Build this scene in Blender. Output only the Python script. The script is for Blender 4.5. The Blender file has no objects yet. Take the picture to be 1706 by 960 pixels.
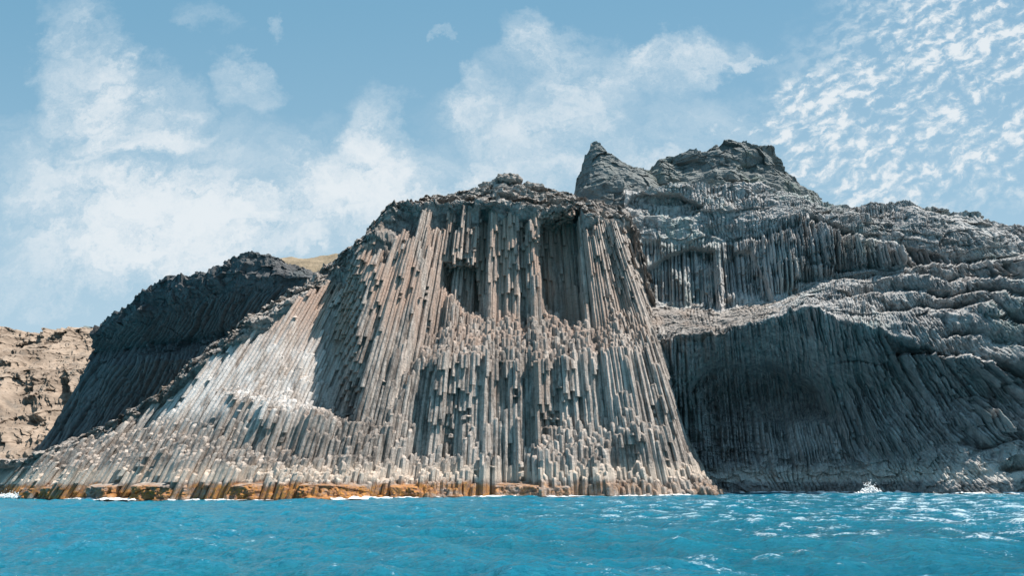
import bpy, math, random
import numpy as np, time
_T=time.time()
def tick(n): print('T', n, round(time.time()-_T, 1))
from mathutils import Matrix
random.seed(4); rng = np.random.default_rng(4)
sc = bpy.context.scene
C = sc.collection

# ------------------------------------------------------------------ camera
PITCH, ROLL, CAMH, FPX, PW, PH = math.radians(16.46), math.radians(0.42), 2.0, 1100.0, 1706.0, 960.0
cam = bpy.data.cameras.new('camera'); cam.sensor_width = 36; cam.lens = FPX / PW * 36
cam.clip_end = 20000; cam.clip_start = 0.2
co = bpy.data.objects.new('camera', cam); C.objects.link(co)
RM = Matrix.Rotation(math.pi/2 + PITCH, 4, 'X') @ Matrix.Rotation(-ROLL, 4, 'Z')
co.matrix_world = Matrix.Translation((0, 0, CAMH)) @ RM
sc.camera = co
R3 = np.array([[RM[i][j] for j in range(3)] for i in range(3)])

# ------------------------------------------------------------------ light
SUN = np.array([0.45, -0.05, 0.84]); SUN /= np.linalg.norm(SUN)
sun_el = math.asin(SUN[2]); sun_az = math.atan2(SUN[0], SUN[1])     # azimuth from +Y towards +X
sl = bpy.data.lights.new('sun', 'SUN'); sl.energy = 5.0; sl.angle = math.radians(0.5); sl.color = (1.0, 0.93, 0.85)
so = bpy.data.objects.new('sun', sl); C.objects.link(so)
from mathutils import Vector
so.rotation_euler = Vector(SUN).to_track_quat('Z', 'Y').to_euler()
so.location = (60, -40, 160)
sc.view_settings.view_transform = 'Standard'; sc.view_settings.look = 'None'
sc.view_settings.exposure = 0.65; sc.view_settings.gamma = 1.0; sc.view_settings.use_curve_mapping = False
SKY_STRENGTH = 0.058

# ------------------------------------------------------------------ node helper
class NT:
    def __init__(s, nt): s.nt = nt; s.n = nt.nodes; s.l = nt.links
    def put(s, sock, v):
        if isinstance(v, bpy.types.NodeSocket): s.l.new(v, sock)
        elif v is not None:
            try: sock.default_value = v
            except Exception: sock.default_value = (v, v, v) if not hasattr(v, '__len__') else tuple(v) + (1.0,)
    def math(s, op, a, b=None, c=None, clamp=False):
        n = s.n.new('ShaderNodeMath'); n.operation = op; n.use_clamp = clamp
        s.put(n.inputs[0], a); s.put(n.inputs[1], b); s.put(n.inputs[2], c); return n.outputs[0]
    def vmath(s, op, a, b=None, out=0):
        n = s.n.new('ShaderNodeVectorMath'); n.operation = op
        s.put(n.inputs[0], a); s.put(n.inputs[1], b); return n.outputs[out]
    def scale(s, a, f):
        n = s.n.new('ShaderNodeVectorMath'); n.operation = 'SCALE'; s.put(n.inputs[0], a); s.put(n.inputs[3], f); return n.outputs[0]
    def noise(s, v, sc_, det=5, rough=0.55, dist=0.0, out=0):
        n = s.n.new('ShaderNodeTexNoise'); s.put(n.inputs['Vector'], v); n.inputs['Scale'].default_value = sc_
        n.inputs['Detail'].default_value = det; n.inputs['Roughness'].default_value = rough; n.inputs['Distortion'].default_value = dist
        return n.outputs[out]
    def voro(s, v, sc_, feature='F1', out='Distance', rnd=1.0):
        n = s.n.new('ShaderNodeTexVoronoi'); n.feature = feature; s.put(n.inputs['Vector'], v)
        n.inputs['Scale'].default_value = sc_; n.inputs['Randomness'].default_value = rnd; return n.outputs[out]
    def ramp(s, f, stops, interp='LINEAR'):
        n = s.n.new('ShaderNodeValToRGB'); s.put(n.inputs[0], f); r = n.color_ramp; r.interpolation = interp
        while len(r.elements) < len(stops): r.elements.new(0.5)
        for e, (p, c) in zip(r.elements, stops):
            e.position = p; e.color = (c, c, c, 1) if not hasattr(c, '__len__') else (*c, 1)
        return n.outputs[0]
    def smooth(s, f, a, b, lo=0.0, hi=1.0):
        n = s.n.new('ShaderNodeMapRange'); n.interpolation_type = 'SMOOTHSTEP'
        s.put(n.inputs[0], f); s.put(n.inputs[1], a); s.put(n.inputs[2], b); s.put(n.inputs[3], lo); s.put(n.inputs[4], hi); return n.outputs[0]
    def mix(s, f, a, b, mode='MIX'):
        n = s.n.new('ShaderNodeMix'); n.data_type = 'RGBA'; n.blend_type = mode; n.clamp_factor = True
        s.put(n.inputs[0], f); s.put(n.inputs[6], a); s.put(n.inputs[7], b); return n.outputs[2]
    def mapping(s, v, scale=(1,1,1), rot=(0,0,0), loc=(0,0,0)):
        n = s.n.new('ShaderNodeMapping'); s.put(n.inputs[0], v); n.inputs[1].default_value = loc
        n.inputs[2].default_value = rot; n.inputs[3].default_value = scale; return n.outputs[0]
    def sep(s, v):
        n = s.n.new('ShaderNodeSeparateXYZ'); s.put(n.inputs[0], v); return n.outputs
    def comb(s, x, y, z):
        n = s.n.new('ShaderNodeCombineXYZ'); s.put(n.inputs[0], x); s.put(n.inputs[1], y); s.put(n.inputs[2], z); return n.outputs[0]
    def attr(s, name, out='Fac'):
        n = s.n.new('ShaderNodeAttribute'); n.attribute_name = name; return n.outputs[out]

# ------------------------------------------------------------------ world: sky with clouds high above
world = bpy.data.worlds.new('World'); sc.world = world; world.use_nodes = True
w = NT(world.node_tree); w.n.clear()
wo = w.n.new('ShaderNodeOutputWorld'); bg = w.n.new('ShaderNodeBackground'); w.l.new(bg.outputs[0], wo.inputs[0])
bg.inputs[1].default_value = SKY_STRENGTH
sky = w.n.new('ShaderNodeTexSky'); sky.sky_type = 'NISHITA'; sky.sun_disc = False
sky.sun_elevation = sun_el; sky.sun_rotation = sun_az; sky.air_density = 1.0; sky.dust_density = 1.2; sky.ozone_density = 1.6; sky.altitude = 0
tc = w.n.new('ShaderNodeTexCoord'); D = tc.outputs['Generated']
dx, dy, dz = w.sep(D)
dyc = w.math('MAXIMUM', dy, 0.15)
gx = w.math('DIVIDE', dx, dyc)                 # tangent of the bearing
gz = w.math('DIVIDE', dz, dyc)                 # tangent of the height
P2 = w.comb(gx, gz, 0.0)
def G(px, py):                                 # a bearing in the sky
    d = R3 @ np.array([(px-PW/2)/FPX, (PH/2-py)/FPX, -1.0]); return d[0]/d[1], d[2]/d[1]
warp = w.vmath('SUBTRACT', w.noise(P2, 3.2, 7, 0.68, 0, 1), (0.5, 0.5, 0.5))
PW2 = w.vmath('ADD', P2, w.scale(warp, 0.30))
warp2 = w.vmath('SUBTRACT', w.noise(P2, 11, 5, 0.65, 0, 1), (0.5, 0.5, 0.5))
PW3 = w.vmath('ADD', PW2, w.scale(warp2, 0.09))
def blob(px, py, rx, ry, ang=0.0, amp=1.0):
    cx, cz = G(px, py)
    v = w.vmath('SUBTRACT', PW3, (cx, cz, 0))
    ca, sa = math.cos(math.radians(ang)), math.sin(math.radians(ang))
    u = w.vmath('DOT_PRODUCT', v, (ca/(rx/FPX), sa/(rx/FPX), 0), out=1)
    t = w.vmath('DOT_PRODUCT', v, (-sa/(ry/FPX), ca/(ry/FPX), 0), out=1)
    d = w.math('ADD', w.math('MULTIPLY', u, u), w.math('MULTIPLY', t, t))
    return w.smooth(d, 1.6, 0.0, 0.0, amp)
def addall(l):
    r = l[0]
    for x in l[1:]: r = w.math('ADD', r, x)
    return r
soft = addall([blob(150, 120, 80, 220, 22, .9), blob(240, 190, 150, 90, -30, .75), blob(400, 130, 85, 55, -20, .8), blob(330, 330, 340, 170, 0, .85),
               blob(100, 420, 300, 160, 0, .7), blob(480, 400, 380, 150, 5, .85), blob(620, 260, 60, 120, 8, .75), blob(690, 320, 260, 100, 0, .8),
               blob(40, 250, 120, 70, 0, .4), blob(490, 35, 26, 36, -20, .4), blob(740, 82, 22, 16, 0, .4), blob(350, 20, 80, 30, -20, .28),
               blob(900, 240, 220, 130, 0, .7), blob(960, 110, 150, 80, -8, .75), blob(1130, 95, 170, 62, 14, .85), blob(870, 60, 60, 50, 30, .5),
               blob(790, 170, 50, 90, -25, .55), blob(1270, 85, 50, 16, 18, .6), blob(1050, 240, 300, 100, 10, .5)])
wisp = w.noise(w.mapping(PW2, (1, 1.5, 1), (0, 0, math.radians(-20))), 9, 8, 0.68)
wisp_b = w.smooth(wisp, 0.28, 0.72)
soft_m = w.math('MULTIPLY', soft, w.math('MULTIPLY_ADD', w.math('MULTIPLY', wisp_b, w.smooth(w.noise(PW2, 4.2, 5, .6), .30, .62, .35, 1.25)), 1.25, 0.18))
soft_c = w.math('SUBTRACT', 1.0, w.math('POWER', 2.718, w.math('MULTIPLY', soft_m, -1.1)))
# small cloudlets in rows over the right half
right = addall([blob(1640, 60, 420, 230, 30, 1.1), blob(1400, 240, 430, 150, 25, 1.0), blob(1620, 270, 380, 110, 20, .8), blob(1230, 280, 330, 130, 20, .6)])
PR = w.mapping(P2, (1, 1, 1), (0, 0, math.radians(-30)))
PV = w.mapping(w.vmath('ADD', PR, w.scale(warp2, 0.05)), (1, 1.9, 1))
cl1 = w.noise(PV, 30, 5, 0.58)
cl2 = w.noise(w.mapping(PR, (1, 2.6, 1)), 4.5, 3, 0.5)
cell = w.smooth(w.math('ADD', cl1, w.math('MULTIPLY', w.math('SUBTRACT', cl2, 0.5), 0.55)), 0.38, 0.68)
right_c = w.math('MULTIPLY', w.math('MINIMUM', right, 1.0), w.math('MULTIPLY_ADD', cell, .85, .12))
low = w.smooth(gz, 0.60, 0.0, 0.0, 0.55)
cov = w.math('MAXIMUM', w.math('MAXIMUM', soft_c, right_c), low)
cov = w.math('MINIMUM', cov, 0.94)
skyc = w.mix(0.75, sky.outputs[0], w.mix(w.smooth(gz, .95, .25), (2.35, 5.3, 7.6, 1), (4.3, 7.1, 8.9, 1)))
cloudc = w.mix(w.smooth(cov, 0.35, 0.95), (6.9, 8.2, 9.1, 1), (9.0, 9.6, 10.0, 1))
w.l.new(w.mix(cov, skyc, cloudc), bg.inputs[0])

# ------------------------------------------------------------------ numpy noise
def _h(ix, iy, iz, seed):
    n = (ix.astype(np.int64)*374761393 + iy.astype(np.int64)*668265263 + iz.astype(np.int64)*2147483647 + seed*1274126177) & 0xFFFFFFFF
    n = ((n ^ (n >> 13)) * 1274126177) & 0xFFFFFFFF
    n = ((n ^ (n >> 16)) * 2246822519) & 0xFFFFFFFF
    return ((n ^ (n >> 15)) & 0xFFFFFF) / float(0xFFFFFF) * 2 - 1
def vn(x, y, z=None, seed=0):
    x = np.asarray(x, float); y = np.asarray(y, float)
    z = np.zeros_like(x) if z is None else np.asarray(z, float)
    ix, iy, iz = np.floor(x), np.floor(y), np.floor(z)
    fx, fy, fz = x-ix, y-iy, z-iz
    fx, fy, fz = [f*f*f*(f*(f*6-15)+10) for f in (fx, fy, fz)]
    r = 0
    for a in (0, 1):
        for b in (0, 1):
            for c in (0, 1):
                wt = (fx if a else 1-fx)*(fy if b else 1-fy)*(fz if c else 1-fz)
                r = r + wt*_h(ix+a, iy+b, iz+c, seed)
    return r
def fbm(x, y, z=None, oct=5, rough=0.5, seed=0, ridged=False):
    s, a, f, n = 0, 1.0, 1.0, 0
    z = np.zeros_like(np.asarray(x, float)) if z is None else z
    for o in range(oct):
        v = vn(x*f+o*17.3, y*f-o*9.1, z*f+o*5.7, seed+o)
        if ridged: v = 1-2*np.abs(v)
        s = s + a*v; n += a; a *= rough; f *= 2.03
    return s/n
def rnd(i, j=0, k=0, seed=0):
    i = np.asarray(i); return _h(i, np.zeros_like(i)+j, np.zeros_like(i)+k, seed)
def sstep(a, b, x):
    t = np.clip((x-a)/(b-a), 0, 1); return t*t*(3-2*t)

def blocks(x, y, z, size, seed, flat=1.0):
    """angular broken faces: constant offsets in jittered, warped cells"""
    wx_ = x + fbm(x/size/1.7, y/size/1.7, z/size/1.7, 3, .5, seed)*size*.8
    wz_ = z*flat + fbm(x/size/1.7+9, y/size/1.7, z/size/1.7, 3, .5, seed+1)*size*.8
    wy_ = y + fbm(x/size/1.7, y/size/1.7+5, z/size/1.7, 2, .5, seed+2)*size*.6
    u, v, w_ = wx_/size, wy_/size, wz_/size
    u = u + .5*(np.floor(w_) % 2)
    c = _h(np.floor(u), np.floor(v), np.floor(w_), seed+3)
    t1 = _h(np.floor(u), np.floor(v), np.floor(w_), seed+4)*(u-np.floor(u)-.5) + _h(np.floor(u), np.floor(v), np.floor(w_), seed+5)*(w_-np.floor(w_)-.5)
    return c*.7 + t1*1.2
# ------------------------------------------------------------------ bearings to points
def PT(px, py, Y):
    px, py, Y = np.broadcast_arrays(np.asarray(px, float), np.asarray(py, float), np.asarray(Y, float))
    d = np.stack([(px-PW/2)/FPX, (PH/2-py)/FPX, -np.ones_like(px)], -1) @ R3.T
    t = Y/d[..., 1]
    return np.stack([d[..., 0]*t, Y, d[..., 2]*t + CAMH], -1)

def mesh_from(name, V, F, mat, parent=None, attrs=None, smooth=False):
    me = bpy.data.meshes.new(name)
    V = np.ascontiguousarray(V, dtype=np.float32).reshape(-1, 3)
    if isinstance(F, np.ndarray):
        k = F.shape[1]; me.vertices.add(len(V)); me.vertices.foreach_set('co', V.ravel())
        me.loops.add(F.size); me.loops.foreach_set('vertex_index', F.astype(np.int32).ravel())
        me.polygons.add(len(F)); me.polygons.foreach_set('loop_start', np.arange(0, F.size, k, dtype=np.int32))
        me.update(calc_edges=True)
    else:
        me.from_pydata(V.tolist(), [], F)
    me.polygons.foreach_set('use_smooth', np.full(len(me.polygons), smooth, dtype=bool))
    if attrs:
        for kname, arr in attrs.items():
            a = me.attributes.new(kname, 'FLOAT', 'POINT'); a.data.foreach_set('value', np.ascontiguousarray(arr, dtype=np.float32).ravel())
    me.materials.append(mat); me.update()
    o = bpy.data.objects.new(name, me); C.objects.link(o)
    if parent: o.parent = parent
    return o
def grid_faces(nr, nc, flip=False):
    idx = np.arange(nr*nc).reshape(nr, nc)
    a, b, c, d = idx[:-1, :-1].ravel(), idx[:-1, 1:].ravel(), idx[1:, 1:].ravel(), idx[1:, :-1].ravel()
    return np.stack([a, b, c, d], 1) if not flip else np.stack([a, d, c, b], 1)
def tag(o, label=None, cat=None, group=None, kind=None):
    if label: o['label'] = label
    if cat: o['category'] = cat
    if group: o['group'] = group
    if kind: o['kind'] = kind
    return o

# stations: {px: [(py, Y), ...]} -> smooth surface over (px, level)
def stations(tbl, pxs, levs, blur=0):
    ks = sorted(tbl); n = len(tbl[ks[0]])
    A = np.array([[tbl[k][i] for i in range(n)] for k in ks])     # K,n,2
    out = np.zeros((n, len(pxs), 2))
    for i in range(n):
        for c in range(2):
            v = np.interp(pxs, ks, A[:, i, c])
            if blur:
                kk = np.hanning(blur+2)[1:-1]; kk /= kk.sum(); p = blur//2
                v = np.convolve(np.pad(v, (p, blur-1-p), 'edge'), kk, 'valid')
            out[i, :, c] = v
    li = np.clip(np.floor(levs).astype(int), 0, n-2); lf = levs-li
    return out[li]*(1-lf)[:, None, None] + out[li+1]*lf[:, None, None]        # L,P,2
def poly_mask(px, py, poly, edge):
    """signed distance to a polygon -> smooth inside mask"""
    d = np.full(px.shape, 1e9); ins = np.zeros(px.shape, bool)
    n = len(poly)
    for i in range(n):
        (x0, y0), (x1, y1) = poly[i], poly[(i+1) % n]
        ex, ey = x1-x0, y1-y0
        t = np.clip(((px-x0)*ex+(py-y0)*ey)/(ex*ex+ey*ey), 0, 1)
        d = np.minimum(d, np.hypot(px-x0-t*ex, py-y0-t*ey))
        cond = ((y0 > py) != (y1 > py)) & (px < ex*(py-y0)/(ey if ey else 1e-9)+x0)
        ins ^= cond
    return sstep(-edge, edge, np.where(ins, d, -d))

# ------------------------------------------------------------------ materials
def rock_mat(name, c_lo, c_hi, c_stain, tide=None, streak=(1.2, 1.2, .12), bump=0.35, col_attr=False, green=None, fine=1.0, warmtop=None):
    m = bpy.data.materials.new(name); m.use_nodes = True
    t = NT(m.node_tree); b = t.n['Principled BSDF']
    b.inputs['Roughness'].default_value = 0.9; b.inputs['Specular IOR Level'].default_value = 0.25
    g = t.n.new('ShaderNodeNewGeometry').outputs['Position']
    x, y, z = t.sep(g)
    nbig = t.noise(t.mapping(g, (.05, .05, .035)), 1.0, 4, .6)
    nst = t.noise(t.mapping(g, streak), 1.0, 6, .65)
    nf = t.noise(g, 1.7*fine, 6, .7)
    f = t.math('ADD', t.math('MULTIPLY', nst, .5), t.math('ADD', t.math('MULTIPLY', nf, .35), t.math('MULTIPLY', nbig, .25)))
    if col_attr:
        f = t.math('ADD', f, t.math('MULTIPLY', t.attr('tint'), .05))
    col = t.mix(t.smooth(f, .38, .72), (*c_lo, 1), (*c_hi, 1))
    col = t.mix(t.smooth(t.noise(t.mapping(g, (.16, .16, .05)), 1.0, 5, .6), .52, .70, 0, .75), col, (*c_stain, 1))
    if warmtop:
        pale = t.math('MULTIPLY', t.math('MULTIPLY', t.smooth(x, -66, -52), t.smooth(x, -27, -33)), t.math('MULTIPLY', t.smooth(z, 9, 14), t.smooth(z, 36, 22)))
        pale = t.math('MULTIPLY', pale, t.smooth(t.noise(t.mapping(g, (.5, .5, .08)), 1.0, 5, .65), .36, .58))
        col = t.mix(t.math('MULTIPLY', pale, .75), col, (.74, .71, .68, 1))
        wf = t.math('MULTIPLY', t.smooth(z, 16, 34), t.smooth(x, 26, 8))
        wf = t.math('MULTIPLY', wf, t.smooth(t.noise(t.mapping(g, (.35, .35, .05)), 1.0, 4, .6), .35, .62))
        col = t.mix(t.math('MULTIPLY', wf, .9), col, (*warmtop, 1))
    if col_attr:
        jn = t.noise(t.mapping(t.vmath('ADD', g, t.comb(0, 0, t.math('MULTIPLY', t.attr('tint'), 9.0))), (.25, .25, 2.6)), 1.0, 3, .6)
        col = t.mix(t.smooth(t.math('ABSOLUTE', t.math('SUBTRACT', jn, .5)), .018, .0, 0, .55), col, (.07, .06, .055, 1))
    if green:
        col = t.mix(t.math('MULTIPLY', t.smooth(t.noise(t.mapping(g, (.07, .07, .05), loc=(7, 3, 1)), 1.0, 5, .65), .47, .62, 0, .8), t.smooth(t.noise(t.mapping(g, (.8, .8, .1)), 1.0, 5, .65), .40, .62)), col, (*green, 1))
    if tide:
        (hi, tcol, tcol2) = tide
        zz = t.math('ADD', z, t.math('MULTIPLY', t.math('SUBTRACT', t.noise(g, .45, 5, .65), .5), 2.4))
        tf = t.math('MULTIPLY', t.smooth(zz, hi+.5, hi-.5), t.math('MULTIPLY', t.smooth(x, 22, -12, .3, 1.0), t.smooth(t.noise(t.mapping(g, (.12, .12, .3), loc=(3, 1, 9)), 1.0, 5, .7), .38, .52, .15, 1.0)))
        tc_ = t.mix(t.smooth(t.noise(g, 2.3, 5, .7), .40, .60), (*tcol, 1), (*tcol2, 1))
        col = t.mix(tf, col, tc_)
        # pale salt-bleached zone above it
        sf = t.math('MULTIPLY', t.smooth(zz, hi, hi+.6), t.smooth(zz, hi+3.4, hi+1.2))
        col = t.mix(t.math('MULTIPLY', sf, .45), col, (min(c_hi[0]*1.35, 1), min(c_hi[1]*1.3, 1), min(c_hi[2]*1.2, 1), 1))
        # wet dark line at the water
        col = t.mix(t.smooth(z, .35, .1, 0, .6), col, (.06, .045, .03, 1))
    t.l.new(col, b.inputs['Base Color'])
    bp = t.n.new('ShaderNodeBump'); bp.inputs['Strength'].default_value = bump; bp.inputs['Distance'].default_value = 0.35
    hh = t.math('ADD', t.noise(g, 3.1*fine, 7, .72), t.math('MULTIPLY', nst, .8))
    t.l.new(hh, bp.inputs['Height']); t.l.new(bp.outputs[0], b.inputs['Normal'])
    return m
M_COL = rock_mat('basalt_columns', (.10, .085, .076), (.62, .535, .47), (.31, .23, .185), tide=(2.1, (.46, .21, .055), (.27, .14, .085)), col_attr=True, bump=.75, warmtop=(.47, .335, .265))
M_CORE = rock_mat('basalt_rubble', (.11, .10, .095), (.46, .42, .385), (.26, .205, .17), tide=(2.1, (.46, .21, .055), (.27, .14, .085)), streak=(.5, .5, .5), bump=.7)
M_BAY = rock_mat('weathered_basalt', (.155, .148, .148), (.56, .54, .52), (.26, .26, .26), tide=(1.6, (.075, .035, .025), (.05, .028, .02)), streak=(1.0, 1.0, .16), bump=.6, green=(.31, .37, .35))
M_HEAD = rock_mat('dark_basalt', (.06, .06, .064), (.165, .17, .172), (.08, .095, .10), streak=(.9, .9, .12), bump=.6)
M_PEAK = rock_mat('lichened_rock', (.11, .12, .12), (.25, .26, .25), (.15, .17, .16), streak=(.3, .3, .9), bump=.8, green=(.15, .19, .165), fine=.6)
M_HILL = rock_mat('dry_earth', (.12, .09, .068), (.38, .30, .235), (.16, .14, .12), streak=(.08, .08, .16), bump=.9, fine=.25)
M_TAN = rock_mat('dry_grassland', (.19, .15, .10), (.33, .26, .18), (.16, .135, .09), streak=(.2, .2, .3), bump=.7, fine=.5)

# ------------------------------------------------------------------ main cliff surface
NPX = 1700
MT = {
 -60:[(832,150),(815,151),(806,152),(800,153),(795,154),(792,155),(788,157),(784,160)],
 40: [(834,118),(812,119),(800,121),(792,123),(785,125),(780,127),(775,129),(769,131)],
 100:[(838,107),(808,108),(785,111),(775,114),(765,117),(757,120),(752,123),(746,126)],
 200:[(842,97),(805,98),(765,100.5),(748,104),(735,108),(724,112),(716,115),(706,118)],
 300:[(844,91),(803,92.5),(755,95),(725,99),(690,104),(662,108),(648,111),(636,115)],
 350:[(845,90),(803,91.5),(760,93.5),(725,98),(655,103),(640,105),(603,109),(582,114)],
 400:[(845,89.7),(803,91),(785,92.6),(745,96.5),(665,99),(652,103),(570,108.5),(548,115)],
 450:[(845,89.5),(803,91),(788,92.5),(757,95.5),(678,97.5),(666,103),(537,109.5),(512,117)],
 520:[(845,89.5),(803,91),(790,92.5),(765,95.5),(690,97.5),(676,106),(492,113),(466,120)],
 558:[(845,90),(803,91.5),(788,93),(765,95.8),(703,97.6),(688,108),(470,116),(438,122)],
 575:[(845,91),(803,92),(785,94),(760,96),(708,98.5),(695,107),(455,115),(425,121)],
 604:[(843,92),(805,93.5),(785,95),(760,97),(722,98.2),(702,101.5),(425,110),(402,117)],
 640:[(841,94),(805,95),(790,96.5),(765,98),(730,99.5),(715,101.5),(372,111),(357,116)],
 700:[(841,97),(807,98),(790,99.5),(748,101.8),(600,104.6),(583,107.5),(352,114),(338,118)],
 735:[(841,98),(807,99),(780,100.5),(748,102.3),(598,104.2),(538,112),(352,117),(334,123)],
 800:[(840,99),(807,100),(775,101),(742,102.6),(596,104.4),(528,114),(350,117),(318,124)],
 850:[(840,99),(805,100),(770,101),(735,102.6),(598,104.6),(516,114),(350,116.5),(312,124)],
 900:[(840,97.5),(805,98.5),(760,99.5),(722,102.8),(598,104.8),(526,114.5),(355,117),(320,125)],
 950:[(841,96),(808,97),(770,99),(690,104),(600,105.5),(545,113),(355,118),(328,126)],
 985:[(841,96),(811,97),(778,99),(690,104),(592,106),(540,111),(365,116),(340,128)],
 1010:[(841,96),(812,97),(780,99),(690,104),(590,106),(525,113.5),(374,119),(347,129)],
 1050:[(841,97),(815,98),(785,100),(700,103),(580,107),(505,118),(378,123.5),(358,132)],
 1078:[(841,98),(816,99),(790,100.5),(720,103),(582,108),(548,116),(480,127),(440,134)],
 1105:[(841,99),(817,99.5),(795,101),(740,103.5),(660,106.5),(600,118),(560,128),(540,135)],
 1135:[(841,100),(818,101),(800,103),(772,106),(745,112),(700,125),(640,132),(600,140)],
 1190:[(841,103),(822,104),(818,107),(812,112),(806,120),(790,130),(700,140),(650,146)],
 1230:[(842,116),(828,120),(826,124),(822,128),(818,132),(800,138),(700,145),(650,150)]}
pxs = np.linspace(-60, 1230, 2600)
levs = np.linspace(0, 7, 1500)
S = stations(MT, pxs, levs, blur=21)
PXg = np.broadcast_to(pxs, S.shape[:2]); PYg = S[..., 0]; Yg = S[..., 1].copy(); LV = np.broadcast_to(levs[:, None], S.shape[:2])
RECESS = [([(899,362),(966,352),(974,470),(976,543),(948,541),(925,530),(905,510),(896,440)], 7.5),
          ([(738,438),(792,436),(806,522),(785,530),(752,500),(733,470)], 5.0),
          ([(800,352),(818,350),(815,430),(808,520),(790,516),(792,430)], 3.0),
          ([(1043,380),(1056,378),(1062,470),(1050,470)], 3.0),
          ([(866,366),(880,366),(879,392),(862,394)], 1.5),
          ([(884,398),(897,398),(893,470),(884,460)], 1.2)]
for poly, dep in RECESS: Yg += dep*poly_mask(PXg, PYg, poly, 2.5)
Yg += 3.0*sstep(1.5, 4, LV)*sstep(6.9, 5, LV)*0
Pm = PT(PXg, PYg, Yg)
# raster into world (x, z)
X0, Z0, DG = -125.0, -4.0, 0.3
NX, NZ = int(190/DG), int(92/DG)
ii = ((Pm[..., 0]-X0)/DG).astype(int); kk = ((Pm[..., 2]-Z0)/DG).astype(int)
ok = (ii >= 0) & (ii < NX) & (kk >= 0) & (kk < NZ)
FY = np.full((NX, NZ), 1e6); FL = np.full((NX, NZ), 99.0)
lin = ii[ok]*NZ+kk[ok]
np.minimum.at(FY.ravel(), lin, Pm[..., 1][ok])
np.minimum.at(FL.ravel(), lin, LV[ok])
hole = FY > 1e5
for _ in range(12):       # fill pinholes
    if not hole.any(): break
    acc = np.zeros_like(FY); cnt = np.zeros_like(FY); accl = np.zeros_like(FY)
    for sx, sz in ((1,0),(-1,0),(0,1),(0,-1)):
        r = np.roll(FY, (sx, sz), (0, 1)); rl = np.roll(FL, (sx, sz), (0, 1)); g = r < 1e5
        acc += np.where(g, r, 0); accl += np.where(g, rl, 0); cnt += g
    fill = hole & (cnt >= 2)
    FY[fill] = acc[fill]/cnt[fill]; FL[fill] = accl[fill]/cnt[fill]; hole = FY > 1e5
def sampF(A, x, z):
    i = np.clip(((x-X0)/DG), 0, NX-2); k = np.clip(((z-Z0)/DG), 0, NZ-2)
    return A[np.round(i).astype(int), np.round(k).astype(int)]


# ------------------------------------------------------------------ hexagonal columns in a fan
WC = 0.78                         # column pitch at the waterline
KA = np.array([[-130, .55], [-100, .50], [-70, .38], [-45, .27], [-25, .15], [-8, .02], [5, -.01], [15, -.03], [22, -.10], [30, -.20], [60, -.30]])
def kfun(a): return np.interp(a, KA[:, 0], KA[:, 1])
TA = np.array([[-110, .35], [-75, .42], [-62, .48], [-45, .46], [-36, .40], [-28, .35], [-14, .31], [-4, .25], [30, .22]])
def tfun(a): return np.interp(a, TA[:, 0], TA[:, 1])      # how far each column leans back
def yoff(a, z):                                           # steeper foot, then leaning back
    z = np.asarray(z, float); u = z-12.5
    return .2*z + (tfun(a)-.2)*np.where(u > 1.5, u, np.where(u < -1.5, 0, (u+1.5)**2/6))
ai = np.arange(int(-120/WC), int(50/WC)); ROWD = WC*0.866
yj = np.arange(74, 130, ROWD); zs = np.arange(-1.2, 68, 0.45)
A3 = (ai[:, None]+0.5*(np.arange(len(yj)) % 2)[None, :])*WC            # i,j
JA = A3[..., None]; JY = np.broadcast_to(yj[None, :, None], A3.shape+(1,))
XX = JA + kfun(JA)*zs; ZZ = np.broadcast_to(zs, XX.shape)
ci = np.broadcast_to(ai[:, None, None], XX.shape); cj = np.broadcast_to(np.arange(len(yj))[None, :, None], XX.shape)
zj = ZZ + 0.55*rnd(ci, cj, 0, 3) + 0.5*rnd(ci//2, cj//2, 0, 9)
F3 = sampF(FY, XX, zj); L3 = sampF(FL, XX, zj)
xp = XX[:, :2, :]; zp = ZZ[:, :2, :]; lp = L3[:, :2, :]
flute = (rnd(ci[:, :2], 0, 0, 61)*.50 + vn(ci[:, :2]/2.7, ci[:, :2]*0., seed=62)*1.0 + vn(ci[:, :2]/7.3, ci[:, :2]*0., seed=63)*1.3)
tall = fbm(xp/2.2, zp/30.0, oct=2, seed=21)*.35 + fbm(xp/7.0, zp/24.0, oct=2, seed=5)*1.15
lowb = fbm(xp/3.2, zp/4.5, oct=2, seed=33)*1.35
def rows(A): return np.stack([A[:, j % 2] for j in range(len(yj))], 1)
low_t = sstep(3.7, 3.1, L3)
brk = rows(tall) + rows(flute)*(1-.3*low_t) + low_t*rows(lowb)
smoothpanel = sstep(-62, -56, XX)*sstep(-22, -30, XX)*sstep(4.9, 5.3, L3)
brk = brk*(1-.45*smoothpanel)
solid = (F3 + brk <= JY + yoff(JA, ZZ)) & (L3 < 6.02 + .25*rnd(ci//3, 0, 0, 8)) & (F3 < 1e5)
nI, nJ, nZ = solid.shape
for sp_n in (2, 4, 6):             # close short gaps along each column
    lo_ = np.zeros_like(solid); hi_ = np.zeros_like(solid)
    lo_[..., sp_n//2:] = solid[..., :-(sp_n//2)]; hi_[..., :-(sp_n//2)] = solid[..., sp_n//2:]
    solid |= (lo_ & hi_)
def shiftij(S_, di, dj):
    out = np.zeros_like(S_); src = S_
    a0, a1 = max(0, di), nI+min(0, di); b0, b1 = max(0, -di), nI+min(0, -di)
    c0, c1 = max(0, dj), nJ+min(0, dj); d0, d1 = max(0, -dj), nJ+min(0, -dj)
    out[b0:b1, d0:d1] = src[a0:a1, c0:c1]; return out
odd = (np.arange(nJ) % 2).astype(bool)[None, :, None]
fl = np.where(odd, shiftij(solid, 0, -1), shiftij(solid, -1, -1))
fr = np.where(odd, shiftij(solid, 1, -1), shiftij(solid, 0, -1))
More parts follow.
